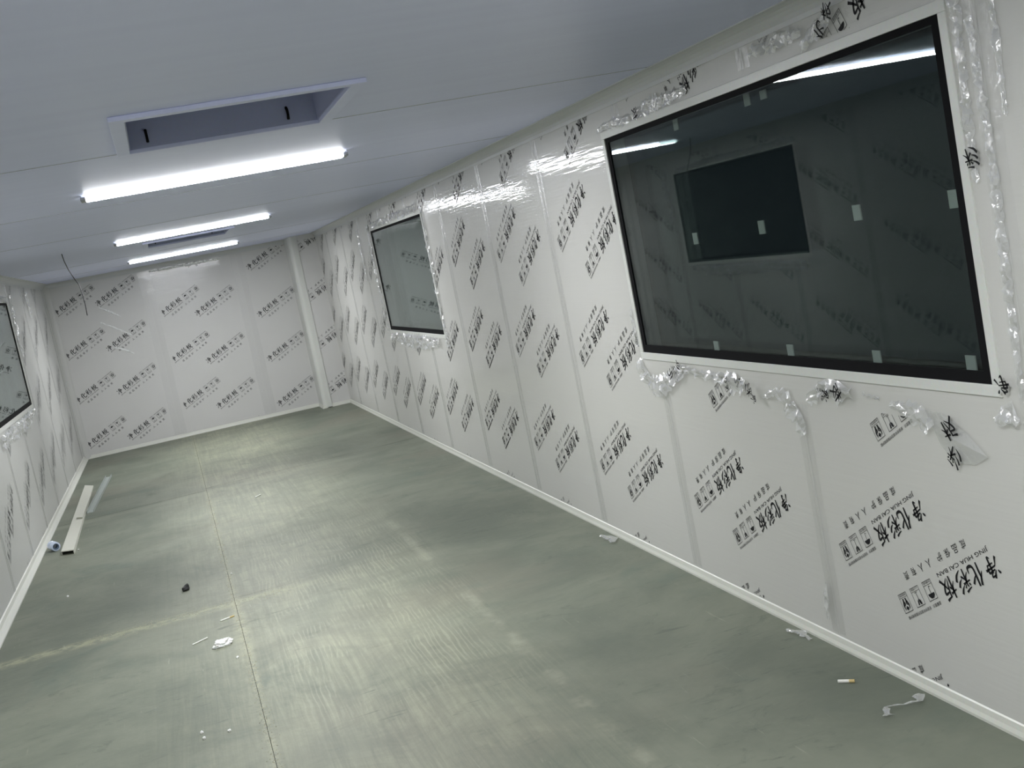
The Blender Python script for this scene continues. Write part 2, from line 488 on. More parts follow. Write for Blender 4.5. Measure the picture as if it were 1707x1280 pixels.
# boxed-in corner with its rounded upright
bb = MB(); bb.box(BX + 0.02, XR, BY, YB, 0, H)
tag(bb.build('wall_corner', M_WALLB), kind='structure')
bb = MB()
R_ = 0.055
prof = [(BX, YB)] + [(BX + R_ - R_ * math.cos(math.pi / 2 * i / 8), BY - 0.012 + R_ - R_ * math.sin(math.pi / 2 * i / 8)) for i in range(9)] + [(BX + 0.11, BY - 0.012), (BX + 0.11, BY), (BX + 0.021, BY + 0.02), (BX + 0.021, YB)]
bb.prism(prof, 0, H, lambda u, w, t: (u, w, t))
tr5 = tag(bb.build('trim_5', M_ALU), kind='structure')

# ------------------------------------------------------------------ lettering
_cache = {}
def glyph(text, spacing=1.0):
    key = (text, spacing)
    if key not in _cache:
        cu = D.curves.new('lettering', 'FONT')
        cu.body = text; cu.size = 1.0; cu.resolution_u = 2; cu.space_character = spacing
        o = D.objects.new('lettering', cu)
        col.objects.link(o)
        bpy.context.view_layer.update()
        dg = bpy.context.evaluated_depsgraph_get()
        me = D.meshes.new_from_object(o.evaluated_get(dg))
        vs = [(v.co.x, v.co.y) for v in me.vertices]
        fs = [tuple(p.vertices) for p in me.polygons]
        D.objects.remove(o); D.curves.remove(cu); D.meshes.remove(me)
        _cache[key] = (vs, fs)
    return _cache[key]

class Flat:
    def __init__(s): s.v, s.f = [], []
    def add(s, vs, fs):
        o = len(s.v); s.v += vs; s.f += [tuple(i + o for i in f) for f in fs]
    def text(s, t, u0, u1, v0, v1, sp=1.0):
        vs, fs = glyph(t, sp)
        if not vs: return
        x0, x1 = min(a for a, _ in vs), max(a for a, _ in vs)
        y0, y1 = min(c for _, c in vs), max(c for _, c in vs)
        s.add([(u0 + (a - x0) / (x1 - x0) * (u1 - u0), v0 + (c - y0) / max(y1 - y0, 1e-6) * (v1 - v0)) for a, c in vs], fs)
    def rect(s, u0, u1, v0, v1): s.add([(u0, v0), (u1, v0), (u1, v1), (u0, v1)], [(0, 1, 2, 3)])
    def frame(s, u0, u1, v0, v1, t):
        s.rect(u0, u1, v0, v0 + t); s.rect(u0, u1, v1 - t, v1); s.rect(u0, u0 + t, v0 + t, v1 - t); s.rect(u1 - t, u1, v0 + t, v1 - t)
    def stroke(s, pts, ws, sub=5):
        P = [Vector((*p, 0)) for p in pts]
        q, w = [], []
        n = len(P)
        for i in range(n - 1):
            p0, p1, p2, p3 = P[max(i - 1, 0)], P[i], P[i + 1], P[min(i + 2, n - 1)]
            for j in range(sub):
                t = j / sub
                q.append(0.5 * ((2 * p1) + (p2 - p0) * t + (2 * p0 - 5 * p1 + 4 * p2 - p3) * t * t + (3 * p1 - p0 - 3 * p2 + p3) * t ** 3))
                w.append(ws[i] + (ws[i + 1] - ws[i]) * t)
        q.append(P[-1]); w.append(ws[-1])
        vs = []
        for i, p in enumerate(q):
            d = (q[min(i + 1, len(q) - 1)] - q[max(i - 1, 0)])
            d = d.normalized() if d.length > 1e-9 else Vector((1, 0, 0))
            nn = Vector((-d.y, d.x, 0)) * w[i] * 0.5
            vs += [tuple((p + nn)[:2]), tuple((p - nn)[:2])]
        s.add(vs, [(2 * i, 2 * i + 1, 2 * i + 3, 2 * i + 2) for i in range(len(q) - 1)])

BRUSH = {
 'jing': [([(.08, .86), (.14, .8), (.21, .70)], (.05, .10, .04)), ([(.04, .16), (.12, .24), (.28, .52)], (.10, .08, .02)),
          ([(.54, .97), (.46, .82), (.32, .66)], (.09, .08, .02)), ([(.48, .85), (.72, .87), (.62, .70)], (.05, .07, .04)),
          ([(.36, .63), (.60, .66), (.80, .68), (.77, .38)], (.05, .06, .09, .05)), ([(.26, .49), (.6, .53), (.97, .56)], (.05, .06, .09)),
          ([(.36, .35), (.6, .37), (.8, .39)], (.04, .05, .06)), ([(.57, .74), (.58, .4), (.56, .08), (.42, .16)], (.07, .09, .09, .02))],
 'hua': [([(.40, .97), (.28, .70), (.06, .44)], (.11, .09, .02)), ([(.25, .68), (.26, .4), (.24, .02)], (.07, .10, .07)),
         ([(.92, .80), (.72, .60), (.50, .46)], (.10, .07, .02)), ([(.56, .97), (.54, .5), (.55, .2), (.68, .07), (.92, .10), (.97, .34)], (.09, .10, .09, .11, .09, .02))],
 'cai': [([(.54, .97), (.32, .89), (.10, .84)], (.09, .06, .03)), ([(.10, .76), (.17, .66)], (.05, .08)), ([(.27, .79), (.32, .68)], (.05, .08)),
         ([(.52, .80), (.40, .66)], (.08, .03)), ([(.03, .55), (.3, .58), (.56, .62)], (.05, .06, .09)), ([(.31, .70), (.30, .35), (.29, .0)], (.07, .09, .06)),
         ([(.30, .56), (.2, .36), (.02, .2)], (.07, .06, .02)), ([(.32, .52), (.42, .38), (.56, .28)], (.04, .07, .09)),
         ([(.90, .97), (.76, .80), (.56, .66)], (.10, .08, .02)), ([(.92, .68), (.78, .50), (.56, .38)], (.10, .08, .02)), ([(.98, .42), (.82, .18), (.50, .0)], (.11, .09, .02))],
 'ban': [([(.03, .65), (.25, .69), (.47, .74)], (.05, .06, .09)), ([(.26, .97), (.26, .5), (.25, .0)], (.08, .10, .07)), ([(.25, .66), (.17, .46), (.01, .28)], (.07, .06, .02)),
         ([(.28, .60), (.36, .52), (.43, .44)], (.04, .07, .08)), ([(.94, .95), (.76, .88), (.54, .84)], (.10, .07, .03)), ([(.58, .86), (.54, .5), (.38, .06)], (.08, .08, .02)),
         ([(.58, .62), (.9, .66), (.78, .36), (.46, .03)], (.05, .10, .08, .02)), ([(.58, .52), (.76, .28), (1.0, .03)], (.05, .09, .11))],
}
def brush(fl, name, cu, cv, sz):
    for pts, ws in BRUSH[name]:
        fl.stroke([(cu + (x - .5) * sz, cv + (y - .5) * sz) for x, y in pts], [w * sz * 1.3 for w in ws])

def icons(fl, fine):
    t = 0.0017
    boxes = [(.316, .367), (.395, .447), (.475, .527)]
    caps = ('防潮防晒', '小心轻放', '轻拿轻放')
    for (a, c), cap in zip(boxes, caps):
        fl.frame(a, c, -.053, .009, t)
        fl.rect(a, c, -.040, -.0388)
        if fine: fl.text(cap, a + .006, c - .006, -.050, -.043)
        else: fl.rect(a + .008, c - .008, -.049, -.044)
    # umbrella with rain
    cu = .3415; cv = -.012
    dome = [(cu + .018 * math.cos(math.pi * i / 12), cv + .015 * math.sin(math.pi * i / 12)) for i in range(13)]
    fl.add([(cu, cv)] + dome, [(0, i, i + 1) for i in range(1, 13)])
    fl.stroke([(cu, cv), (cu, -.030), (cu - .004, -.034), (cu - .008, -.031)], (.002,) * 4, 3)
    for k in range(4): fl.stroke([(cu - .006 + .005 * k, .004), (cu - .009 + .005 * k, .0055 - .004)], (.0014, .0014), 1)
    # cracked wine glass
    cu = .421
    fl.add([(cu - .012, .004), (cu - .003, .004), (cu + .001, -.004), (cu, -.015), (cu - .009, -.009)], [(0, 4, 3, 2, 1)])
    fl.add([(cu + .012, .004), (cu + .004, .004), (cu + .003, -.006), (cu, -.015), (cu + .009, -.009)], [(0, 1, 2, 3, 4)])
    fl.stroke([(cu, -.014), (cu, -.034)], (.002, .002), 1)
    fl.rect(cu - .008, cu + .008, -.036, -.0345)
    # two hands holding a box
    cu = .501
    fl.add([(cu, .004), (cu + .009, -.004), (cu, -.012), (cu - .009, -.004)], [(0, 3, 2, 1)])
    for sg in (-1, 1):
        fl.stroke([(cu + sg * .013, .000), (cu + sg * .015, -.014), (cu + sg * .009, -.026), (cu + sg * .007, -.036)], (.003, .006, .008, .007), 3)
        fl.stroke([(cu + sg * .011, -.013), (cu + sg * .004, -.019), (cu + sg * .007, -.027)], (.003, .005, .004), 3)

def stamp(fine):
    fl = Flat()
    for nm, u in zip(('jing', 'hua', 'cai', 'ban'), (0, .083, .156, .239)):
        brush(fl, nm, u, .0, .069)
    fl.text('JING HUA CAI BAN', -.018, .270, -.060, -.043)
    for ch, u in zip('成品保护', (.080, .126, .172, .218)): fl.text(ch, u - .013, u + .013, -.106, -.080)
    for ch, u in zip('人人有责', (.286, .334, .382, .430)): fl.text(ch, u - .013, u + .013, -.106, -.080)
    icons(fl, fine)
    if fine:
        fl.text('温馨提示', .311, .362, .0195, .0305)
        fl.text('安装完毕请及时撕掉保护膜', .374, .520, .0195, .0305)
    else:
        for k in range(4): fl.rect(.311 + .0135 * k, .322 + .0135 * k, .020, .030)
        for k in range(11): fl.rect(.374 + .0135 * k, .385 + .0135 * k, .020, .030)
    return fl
STAMP_FINE, STAMP_COARSE = stamp(True), stamp(False)

def print_marks(name, parent, items, to_world, clip_lo, clip_hi, holes=(), cut=(), ink=None):
    """items: (a, z, angle, fine) in wall coordinates; reading direction at that angle; clipped at floor, ceiling and openings"""
    bm = bmesh.new()
    for a, z, ang, fine in items:
        fl = STAMP_FINE if fine else STAMP_COARSE
        ca, sa = math.cos(ang), math.sin(ang)
        vs = [bm.verts.new((a + u * ca - w * sa, z + u * sa + w * ca, 0)) for u, w in fl.v]
        for f in fl.f:
            try: bm.faces.new([vs[i] for i in f])
            except ValueError: pass
    def bis(co, no, **k):
        bmesh.ops.bisect_plane(bm, geom=bm.verts[:] + bm.edges[:] + bm.faces[:], plane_co=co, plane_no=no, **k)
    bis((0, clip_lo[1], 0), (0, -1, 0), clear_outer=True)
    bis((0, clip_hi[1], 0), (0, 1, 0), clear_outer=True)
    bis((clip_lo[0], 0, 0), (-1, 0, 0), clear_outer=True)
    bis((clip_hi[0], 0, 0), (1, 0, 0), clear_outer=True)
    for (a0, a1, z0, z1) in list(holes) + list(cut):
        for co, no in (((a0, 0, 0), (1, 0, 0)), ((a1, 0, 0), (1, 0, 0)), ((0, z0, 0), (0, 1, 0)), ((0, z1, 0), (0, 1, 0))): bis(co, no)
        kill = [f for f in bm.faces if a0 < f.calc_center_median().x < a1 and z0 < f.calc_center_median().y < z1]
        bmesh.ops.delete(bm, geom=kill, context='FACES')
    for v in bm.verts: v.co = Vector(to_world(v.co.x, v.co.y))
    me = D.meshes.new(name)
    bm.to_mesh(me); bm.free()
    me.materials.append(ink or M_INK)
    o = D.objects.new(name, me)
    col.objects.link(o)
    o.parent = parent
    return o

rnd = random.Random(5)
# right wall: the film was put on upside down, so the stamps read leftwards and downwards.  wall coordinate a = -y
items = []
for k in range(-3, 11):
    ya, yb_ = 5.333 + 1.152 * k, 4.99 + 1.135 * k
    y_ok = lambda y: -1 < y < 15
    for j in range(0, 5):
        za, zb = 0.603 + 0.587 * (j - 1) + rnd.uniform(-.012, .012), 0.506 + 0.562 * (j - 1) + rnd.uniform(-.012, .012)
        near = ya < 7.6
        if y_ok(ya): items.append((-ya, za, math.pi - math.radians(-28.2 + rnd.uniform(-.6, .6)), near))
        if y_ok(yb_): items.append((-yb_, zb, math.pi - math.radians(-28.2 + rnd.uniform(-.6, .6)), near))
# reading direction is (+y, -z) = (-a, -z): angle pi + 28 deg
items = [(a, z, math.pi + math.radians(28.2), f) for a, z, _, f in items]
neg = lambda w: (-w[1], -w[0], w[2], w[3])
print_marks('printed_film', wall_right, items, lambda a, z: (XR - 0.0012, -a, z), (-14.8, 0.05), (3, H - 0.06),
            [neg(grow(WIN['big'], 0.05)), neg(grow(WIN['small'], 0.04))], [(-4.6, -2.5, 0.955, 1.05), (-3.3, -2.55, 0.90, 1.0)])
# left wall: a = y
items = []
for k in range(-1, 14):
    for j in range(0, 5):
        for y, z in ((0.9 + 1.152 * k, 0.60 + 0.587 * (j - 1)), (0.55 + 1.152 * k, 0.50 + 0.565 * (j - 1))):
            if 6.0 < y < 14.8: items.append((y, z + rnd.uniform(-.02, .02), math.pi + math.radians(28), False))
print_marks('printed_film', wall_left, items, lambda a, z: (XL + 0.0012, a, z), (5, 0.05), (14.9, H - 0.06), [grow(WIN['left'], 0.04)], ink=M_INKHAZE)
# back wall: reads upwards to the right
items = []
A = math.radians(27)
for x, zs in ((-1.186, (1.823, 1.282, .735, .175)), (-.69, (1.84, 1.277, .734, .165)), (.018, (1.572, .985, .396)), (.43, (2.11, 1.487, .88, .299, -.2)),
              (1.17, (1.925, 1.318, .746, .157))):
    for z in zs: items.append((x, z, A, True))
print_marks('printed_film', wall_back, items, lambda a, z: (a, YB - 0.0012, z), (XL, 0.055), (BX, H - 0.06), cut=[(-.21, .01, 0, 3)])
items = [(2.12, z, math.pi + A, True) for z in (2.18, 1.55, .95, .36)]
print_marks('printed_film', D.objects['wall_corner'], items, lambda a, z: (a, BY - 0.0012, z), (BX + .12, 0.055), (XR - .005, H - 0.06))

# ------------------------------------------------------------------ crinkled and lapped film
def ribbon(name, path, widths, place, amp=0.012, nv=5, step=0.012, seed=0, mt=None, parent=None, freq=28.0, ragged=0.35):
    """film strip along a wall: path is a list of in-wall points (a, z), place maps (a, z, out) to the room; crumpled, faceted"""
    rd = random.Random(seed)
    pts, ws = [], []
    for i in range(len(path) - 1):
        p, q = Vector((*path[i], 0)), Vector((*path[i + 1], 0))
        n = max(1, int((q - p).length / step))
        for j in range(n):
            pts.append(p.lerp(q, j / n)); ws.append(widths[i] + (widths[i + 1] - widths[i]) * j / n)
    pts.append(Vector((*path[-1], 0))); ws.append(widths[-1])
    vs = []
    for i, p in enumerate(pts):
        t = (pts[min(i + 1, len(pts) - 1)] - pts[max(i - 1, 0)])
        t = t.normalized() if t.length > 1e-9 else Vector((1, 0, 0))
        nn = Vector((-t.y, t.x, 0))
        for j in range(nv + 1):
            s = j / nv - 0.5
            edge = 1.0 + (rd.uniform(-ragged, ragged) if j in (0, nv) else 0)
            q = p + nn * ws[i] * s * edge + Vector((rd.uniform(-.3, .3), rd.uniform(-.3, .3), 0)) * step
            o = noise.noise(Vector((q.x * freq, q.y * freq, seed * 7.3))) + 0.5 * noise.noise(Vector((q.x * freq * 2.7, q.y * freq * 2.7, seed * 3.1)))
            out = 0.003 + amp * (0.55 + 0.75 * o) * (1.0 if j not in (0,) else 0.3)
            vs.append(place(q.x, q.y, max(0.0022, out)))
    n = nv + 1
    fs = []
    for i in range(len(pts) - 1):
        for j in range(nv):
            a0, a1, a2, a3 = i * n + j, i * n + j + 1, (i + 1) * n + j + 1, (i + 1) * n + j
            fs += [(a0, a1, a2), (a0, a2, a3)] if (i + j) % 2 else [(a0, a1, a3), (a1, a2, a3)]
    bb = MB(); bb.add(vs, fs)
    return bb.build(name, mt or M_FILM, parent, recalc=False)

on_r = lambda y, z, o: (XR - o, y, z)
on_l = lambda y, z, o: (XL + o, y, z)
on_b = lambda x, z, o: (x, YB - o, z)

# film lapped over each panel joint, right wall and left wall
def lap(place, a, z0, z1, parent, w=0.085, seed=0, ridge=0.004):
    bb = MB()
    nz_, nx = 30, 12
    vs = []
    for i in range(nz_ + 1):
        z = z0 + (z1 - z0) * i / nz_
        for j in range(nx + 1):
            u = (j / nx - .5)
            wob = 0.006 * noise.noise(Vector((a * 3 + seed, z * 3, 1.7)))
            o = 0.0018 + ridge * math.exp(-((u) / 0.10) ** 2) + 0.0022 * max(0, noise.noise(Vector((u * 9, z * 0.9, seed * 5.1)))) * (1 - (2 * u) ** 2)
            vs.append(place(a + u * w + wob, z, o))
    n = nx + 1
    bb.add(vs, [(i * n + j, i * n + j + 1, (i + 1) * n + j + 1, (i + 1) * n + j) for i in range(nz_) for j in range(nx)])
    o = bb.build('film_overlap', M_FILMLAP, parent, smooth=True, recalc=False)
    g = MB(); e = 0.0015
    p = [place(a - e + d, z, 0.0014) for d, z in ((0, z0), (2 * e, z0), (2 * e, z1), (0, z1))]
    g.add(p, [(0, 1, 2, 3)])
    g.build('panel_joint', M_ALU, parent, recalc=False)
    return o
for k in range(0, 11):
    y = SEAM0 + PANEL * k
    segs = [(0.055, H - 0.06)]
    for key in ('big', 'small'):
        w = grow(WIN[key], 0.035)
        if w[0] < y < w[1]: segs = [(0.055, w[2] - (0.10 if key == 'big' else 0.03)), (w[3] + 0.02, H - 0.06)]
    for z0, z1 in segs: lap(on_r, y, z0, z1, wall_right, seed=k)
for k in range(4, 12):
    y = 2.3 + PANEL * k
    w = grow(WIN['left'], 0.035)
    segs = [(0.055, w[2] - 0.03), (w[3] + 0.02, H - 0.06)] if w[0] < y < w[1] else [(0.055, H - 0.06)]
    for z0, z1 in segs: lap(on_l, y, z0, z1, wall_left, seed=30 + k)
for k, x in enumerate((-.10, 1.03)): lap(on_b, x, 0.055, H - 0.06, wall_back, 0.15, 50 + k, 0.006)

# ------------------------------------------------------------------ windows
def window(name, xw, sgn, w, pads=False):
    """xw: room face of the wall; sgn +1 = wall on the right (outside is +x). Flush white frame, black-bordered glass, reveal, second pane"""
    y0, y1, z0, z1 = w
    X_ = lambda d: xw + sgn * d                       # d > 0 goes into the wall
    def ring(bb, g_out, g_in, d0, d1, k=0, top=None):
        xa, xb = sorted((X_(d0), X_(d1)))
        o, i = grow(w, g_out), grow(w, g_in)
        if top is not None: i = (i[0], i[1], i[2], w[3] + top)
        bb.box(xa, xb, o[0], o[1], o[2], i[2], k); bb.box(xa, xb, o[0], o[1], i[3], o[3], k)
        bb.box(xa, xb, o[0], i[0], i[2], i[3], k); bb.box(xa, xb, i[1], o[1], i[2], i[3], k)
    fr = MB(); ring(fr, 0.032, 0.0, -0.006, 0.02)
    root = tag(fr.build(name, M_ALU, bevel=0.0015), kind='structure')
    g = MB(); xa, xb = sorted((X_(0.003), X_(0.009))); g.box(xa, xb, y0, y1, z0, z1)
    g.build('glass_pane', M_GLASS, root)
    k = MB(); ring(k, 0.0, -RIM, -0.001, 0.0026, top=-0.020)
    k.build('black_border', M_RUBBER, root)
    r = MB(); ring(r, 0.0, -0.012, 0.0135, 0.080)
    r.build('reveal', M_REVEAL, root)
    g = MB(); xa, xb = sorted((X_(0.082), X_(0.088))); g.box(xa, xb, y0, y1, z0, z1)
    g.build('glass_pane', M_GLASS, root)
    k = MB(); ring(k, 0.0, -0.030, 0.0885, 0.094)
    k.build('black_border', M_BLACK, root)
    return root
w_big = window('window_1', XR, 1, WIN['big'])
w_small = window('window_2', XR, 1, WIN['small'])
w_left = window('window_3', XL, -1, WIN['left'])
for (y, z, hh) in ((4.374, 1.495, .046), (3.825, 1.505, .048), (3.218, 1.511, .048), (2.753, 1.513, .050),
               (4.357, 1.053, .040), (3.769, 1.057, .040), (3.236, 1.055, .040), (2.784, 1.055, .044),
               (4.370, 1.953, .044), (3.776, 1.953, .044), (3.66, 1.95, .03), (2.706, 1.93, .05)):
    bb = MB(); bb.box(XR + 0.0775, XR + 0.0815, y - .021, y + .021, z - hh / 2, z + hh / 2)
    bb.build('spacer_pad', M_PAD, w_big)

# ------------------------------------------------------------------ ceiling lamps
def lamp(y, label, group='LED batten lamps across the ceiling'):
    x0, x1 = -0.195, 0.930
    root = empty('batten_lamp', ((x0 + x1) / 2, y, H), label, 'lamp', group)
    hs = MB(); hs.box(x0 - .02, x1 + .02, y - .028, y + .028, H - .008, H - .0002)
    hs.build('housing', M_WHITE, root, bevel=0.002)
    d = MB()
    prof = [(-.038, -.008), (-.039, -.012), (-.038, -.019), (-.033, -.026), (.033, -.026), (.038, -.019), (.039, -.012), (.038, -.008)]
    d.prism(prof, x0, x1, lambda u, w, t: (t, y + u, H + w), 1)
    d.mi = [0 if i == 3 else 1 for i in range(len(d.mi))]     # light leaves through the flat underside
    d.build('diffuser', [M_LED, M_LEDSIDE], root)
    for xa, xb in ((x0 - .022, x0), (x1, x1 + .022)):
        c = MB(); c.prism([(u * 1.04, w * 1.02) for u, w in prof], xa, xb, lambda u, w, t: (t, y + u, H + w))
        c.build('end_cap', M_GREYCAP, root, bevel=0.002)
    return root
for y, l in zip(LAMP_YS, ('lit white batten lamp just beyond the large ceiling opening, nearest of three',
                          'lit white batten lamp in front of the far ceiling opening, middle of three',
                          'lit white batten lamp between the far ceiling opening and the end wall')): lamp(y, l)
for y, l in zip(LAMP_YS_ADDED, ('unseen added batten lamp overhead, nearer than the large ceiling opening', 'unseen added batten lamp farthest behind the viewer')): lamp(y, l)

# ------------------------------------------------------------------ recessed ceiling openings
def hatch(h, label):
    x0, x1, y0, y1 = h
    root = empty('ceiling_opening', ((x0 + x1) / 2, (y0 + y1) / 2, H), label, 'ceiling opening', 'framed openings in the ceiling')
    f = MB(); w, t = 0.042, 0.014
    f.box(x0 - w, x1 + w, y0 - w, y0, H - t, H - .0002); f.box(x0 - w, x1 + w, y1, y1 + w, H - t, H - .0002)
    f.box(x0 - w, x0, y0, y1, H - t, H - .0002); f.box(x1, x1 + w, y0, y1, H - t, H - .0002)
    f.build('flange', M_CEIL, root, bevel=0.002)
    d = MB(); dz = 0.30; s = 0.004
    d.box(x0, x0 + s, y0, y1, H, H + dz); d.box(x1 - s, x1, y0, y1, H, H + dz)
    d.box(x0, x1, y0, y0 + s, H, H + dz); d.box(x0, x1, y1 - s, y1, H, H + dz); d.box(x0, x1, y0, y1, H + dz, H + dz + s)
    d.build('duct_box', M_DUCT, root)
    for fx in (0.10, 0.84):
        c = MB(); x = x0 + (x1 - x0) * fx
        c.tube([(x, y1 - .006, H + .055), (x, y1 - .020, H + .045), (x, y1 - .022, H + .028), (x, y1 - .012, H + .015)], .005, 6)
        c.build('hook', M_RUBBER, root)
    return root
hatch(HATCH[0], 'large framed ceiling opening in front of the nearest lit lamp')
hatch(HATCH[1], 'framed ceiling opening between the two farther lit lamps')

# dangling cable from the ceiling
pts = []
P0 = [(-.60, 9.45, H), (-.595, 9.45, 2.12), (-.58, 9.45, 2.05), (-.555, 9.46, 1.98), (-.53, 9.46, 1.92), (-.525, 9.46, 1.86), (-.522, 9.46, 1.78), (-.527, 9.46, 1.69)]
b = MB(); b.tube(P0, .0035, 6)
tag(b.build('cable', M_CABLE, smooth=True, loc=P0[0]), 'thin dark cable dangling from the ceiling near the left wall', 'cable')

# ------------------------------------------------------------------ torn film round the windows
T = 'torn clear protective film round the windows'
def torn(path, widths, place, label, seed, amp=0.014, **k):
    o = ribbon('torn_film', path, widths, place, amp, seed=seed, **k)
    return tag(o, label, 'plastic film', T)
torn([(4.995, .985), (4.93, .90), (4.81, .865), (4.66, .915), (4.53, .965)], (.05, .07, .09, .07, .05), on_r,
     'crumpled torn film hanging below the left corner of the large window', 1, 0.024)
torn([(4.53, .968), (4.40, .958), (4.27, .954), (4.16, .950), (4.07, .935), (3.99, .925)], (.03, .03, .035, .05, .08, .05), on_r,
     'bunched torn film edge below the large window with print on its crumpled end', 2, 0.022)
torn([(3.86, .90), (3.77, .925), (3.70, .90), (3.64, .84), (3.615, .78)], (.012, .03, .07, .07, .03), on_r,
     'torn film folded down over a panel joint below the middle of the large window', 3, 0.018)
torn([(3.53, .915), (3.44, .962), (3.35, .950), (3.27, .955)], (.05, .05, .07, .03), on_r,
     'short crumpled film tuft right of the joint below the large window', 4, 0.024)
torn([(3.21, .956), (3.13, .945)], (.010, .010), on_r, 'thin bright sliver of film below the large window', 5, 0.010)
torn([(3.06, .935), (2.98, .930), (2.92, .905), (2.89, .87)], (.02, .05, .07, .04), on_r,
     'crumpled torn film above the icon boxes below the right part of the large window', 6, 0.024)
# folded flap at the right end
fl_pts = [(2.91, .93), (2.83, .93), (2.74, .88), (2.655, .822), (2.72, .79), (2.80, .79), (2.86, .83)]
b = MB()
c0 = (2.80, .86)
b.add([on_r(*c0, .012)] + [on_r(y, z, .004 + .006 * (i % 2)) for i, (y, z) in enumerate(fl_pts)], [(0, i, i % 7 + 1) for i in range(1, 8)])
tag(b.build('torn_film', M_FILM, recalc=False), 'loose flap of clear film with heavy print below the right end of the large window', 'plastic film', T)
torn([(2.60, .93), (2.545, .955), (2.52, .92)], (.03, .055, .02), on_r, 'bright folded film corner right of the printed flap, below the window corner', 8, 0.02)
# right of the large window: two crinkled vertical bands
torn([(2.535, 2.10), (2.53, 1.9), (2.545, 1.7), (2.54, 1.55)], (.05, .03, .035, .02), on_r, 'crinkled film band down the wall right of the large window, upper part', 9, 0.012, ragged=.5)
torn([(2.485, 1.95), (2.475, 1.6), (2.485, 1.3), (2.49, 1.0)], (.02, .03, .03, .02), on_r, 'thin crinkled film band over the joint right of the large window', 10, 0.010)
torn([(2.405, 2.12), (2.40, 1.9), (2.405, 1.70)], (.012, .02, .012), on_r, 'narrow crinkled film streak at the picture edge, right of the panel joint', 11, 0.010)
# above the large window
torn([(4.98, 2.03), (4.86, 2.035), (4.72, 2.03), (4.60, 2.028)], (.02, .035, .05, .03), on_r, 'crinkled film along the top left of the large window frame', 12, 0.016)
torn([(4.58, 2.03), (4.42, 2.05), (4.22, 2.045), (4.05, 2.05)], (.03, .06, .05, .03), on_r, 'crinkled film above the large window frame, second piece from its left corner', 13, 0.014)
torn([(3.55, 2.085), (3.44, 2.075), (3.34, 2.085), (3.22, 2.075)], (.03, .04, .05, .03), on_r, 'crinkled film above the middle of the large window frame', 14, 0.018)
torn([(3.24, 2.03), (3.14, 2.06), (3.06, 2.09)], (.03, .06, .04), on_r, 'rolled film flap with print lying on the top edge of the large window', 15, 0.022)
# left of the large window
torn([(4.99, 1.22), (4.975, 1.14), (4.985, 1.05)], (.02, .035, .02), on_r, 'small crinkled film tatter beside the lower left side of the large window', 16, 0.016)
# small window, right wall
torn([(11.0, .955), (10.5, .945), (10.0, .93), (9.5, .94), (9.0, .95)], (.05, .09, .12, .10, .06), on_r, 'crumpled torn film below the small right-hand window', 20, 0.03, step=.02)
torn([(11.0, 1.995), (10.3, 2.00), (9.6, 2.00), (8.9, 2.005)], (.05, .06, .06, .07), on_r, 'crinkled film above the small right-hand window', 21, 0.02, step=.02)
torn([(8.77, 2.0), (8.75, 1.6), (8.77, 1.2), (8.75, .92)], (.04, .07, .05, .08), on_r, 'crinkled film down the near side of the small right-hand window', 22, 0.02, step=.02)
torn([(11.12, 2.02), (11.16, 1.6), (11.12, 1.25), (11.15, 1.0)], (.06, .08, .06, .05), on_r, 'crinkled film down the far side of the small right-hand window', 23, 0.02, step=.02)
torn([(11.75, 2.0), (11.72, 1.7), (11.75, 1.5)], (.06, .08, .05), on_r, 'crinkled film streak on the wall beyond the small right-hand window', 24, 0.016, step=.02)
# left window
torn([(11.25, .97), (10.8, .93), (10.2, .92), (9.6, .93), (9.0, .92)], (.05, .10, .11, .09, .08), on_l, 'crumpled torn film below the left-hand window', 30, 0.03, step=.02)
torn([(11.55, 2.02), (11.6, 1.8), (11.5, 1.6), (11.55, 1.45)], (.06, .10, .07, .05), on_l, 'glinting film folds on the wall past the left-hand window', 31, 0.025, step=.02)
torn([(13.0, 2.05), (13.05, 1.9), (13.0, 1.78)], (.10, .16, .08), on_l, 'bright film fold high on the left wall near the far corner', 32, 0.03, step=.03)
torn([(11.3, 1.97), (10.4, 1.99), (9.4, 1.98), (8.9, 1.985)], (.05, .06, .06, .06), on_l, 'crinkled film above the left-hand window', 33, 0.02, step=.02)
# end wall folds
for i, (a, c) in enumerate((((-.72, 1.60), (-.40, 1.38)), ((-.70, 1.78), (-.47, 1.62)), ((-.62, 1.27), (-.42, 1.15)))):
    torn([a, ((a[0] + c[0]) / 2, (a[1] + c[1]) / 2 + .01), c], (.014, .024, .012), on_b,
         label=('long bright diagonal film crease on the left part of the end wall', 'short bright film crease highest on the left part of the end wall', 'lowest small film crease on the left part of the end wall')[i], seed=40 + i, amp=.012, mt=M_CREASE_GLINT)
torn([(-.03, 2.095), (.3, 2.09), (.6, 2.095), (.85, 2.09)], (.02, .03, .03, .02), on_b, 'ragged film edge along the top of the end wall, lamp reflection painted white', 45, .02, step=.02, mt=M_CREASE_GLINT)  # white strip stands in for the far lamp's reflection
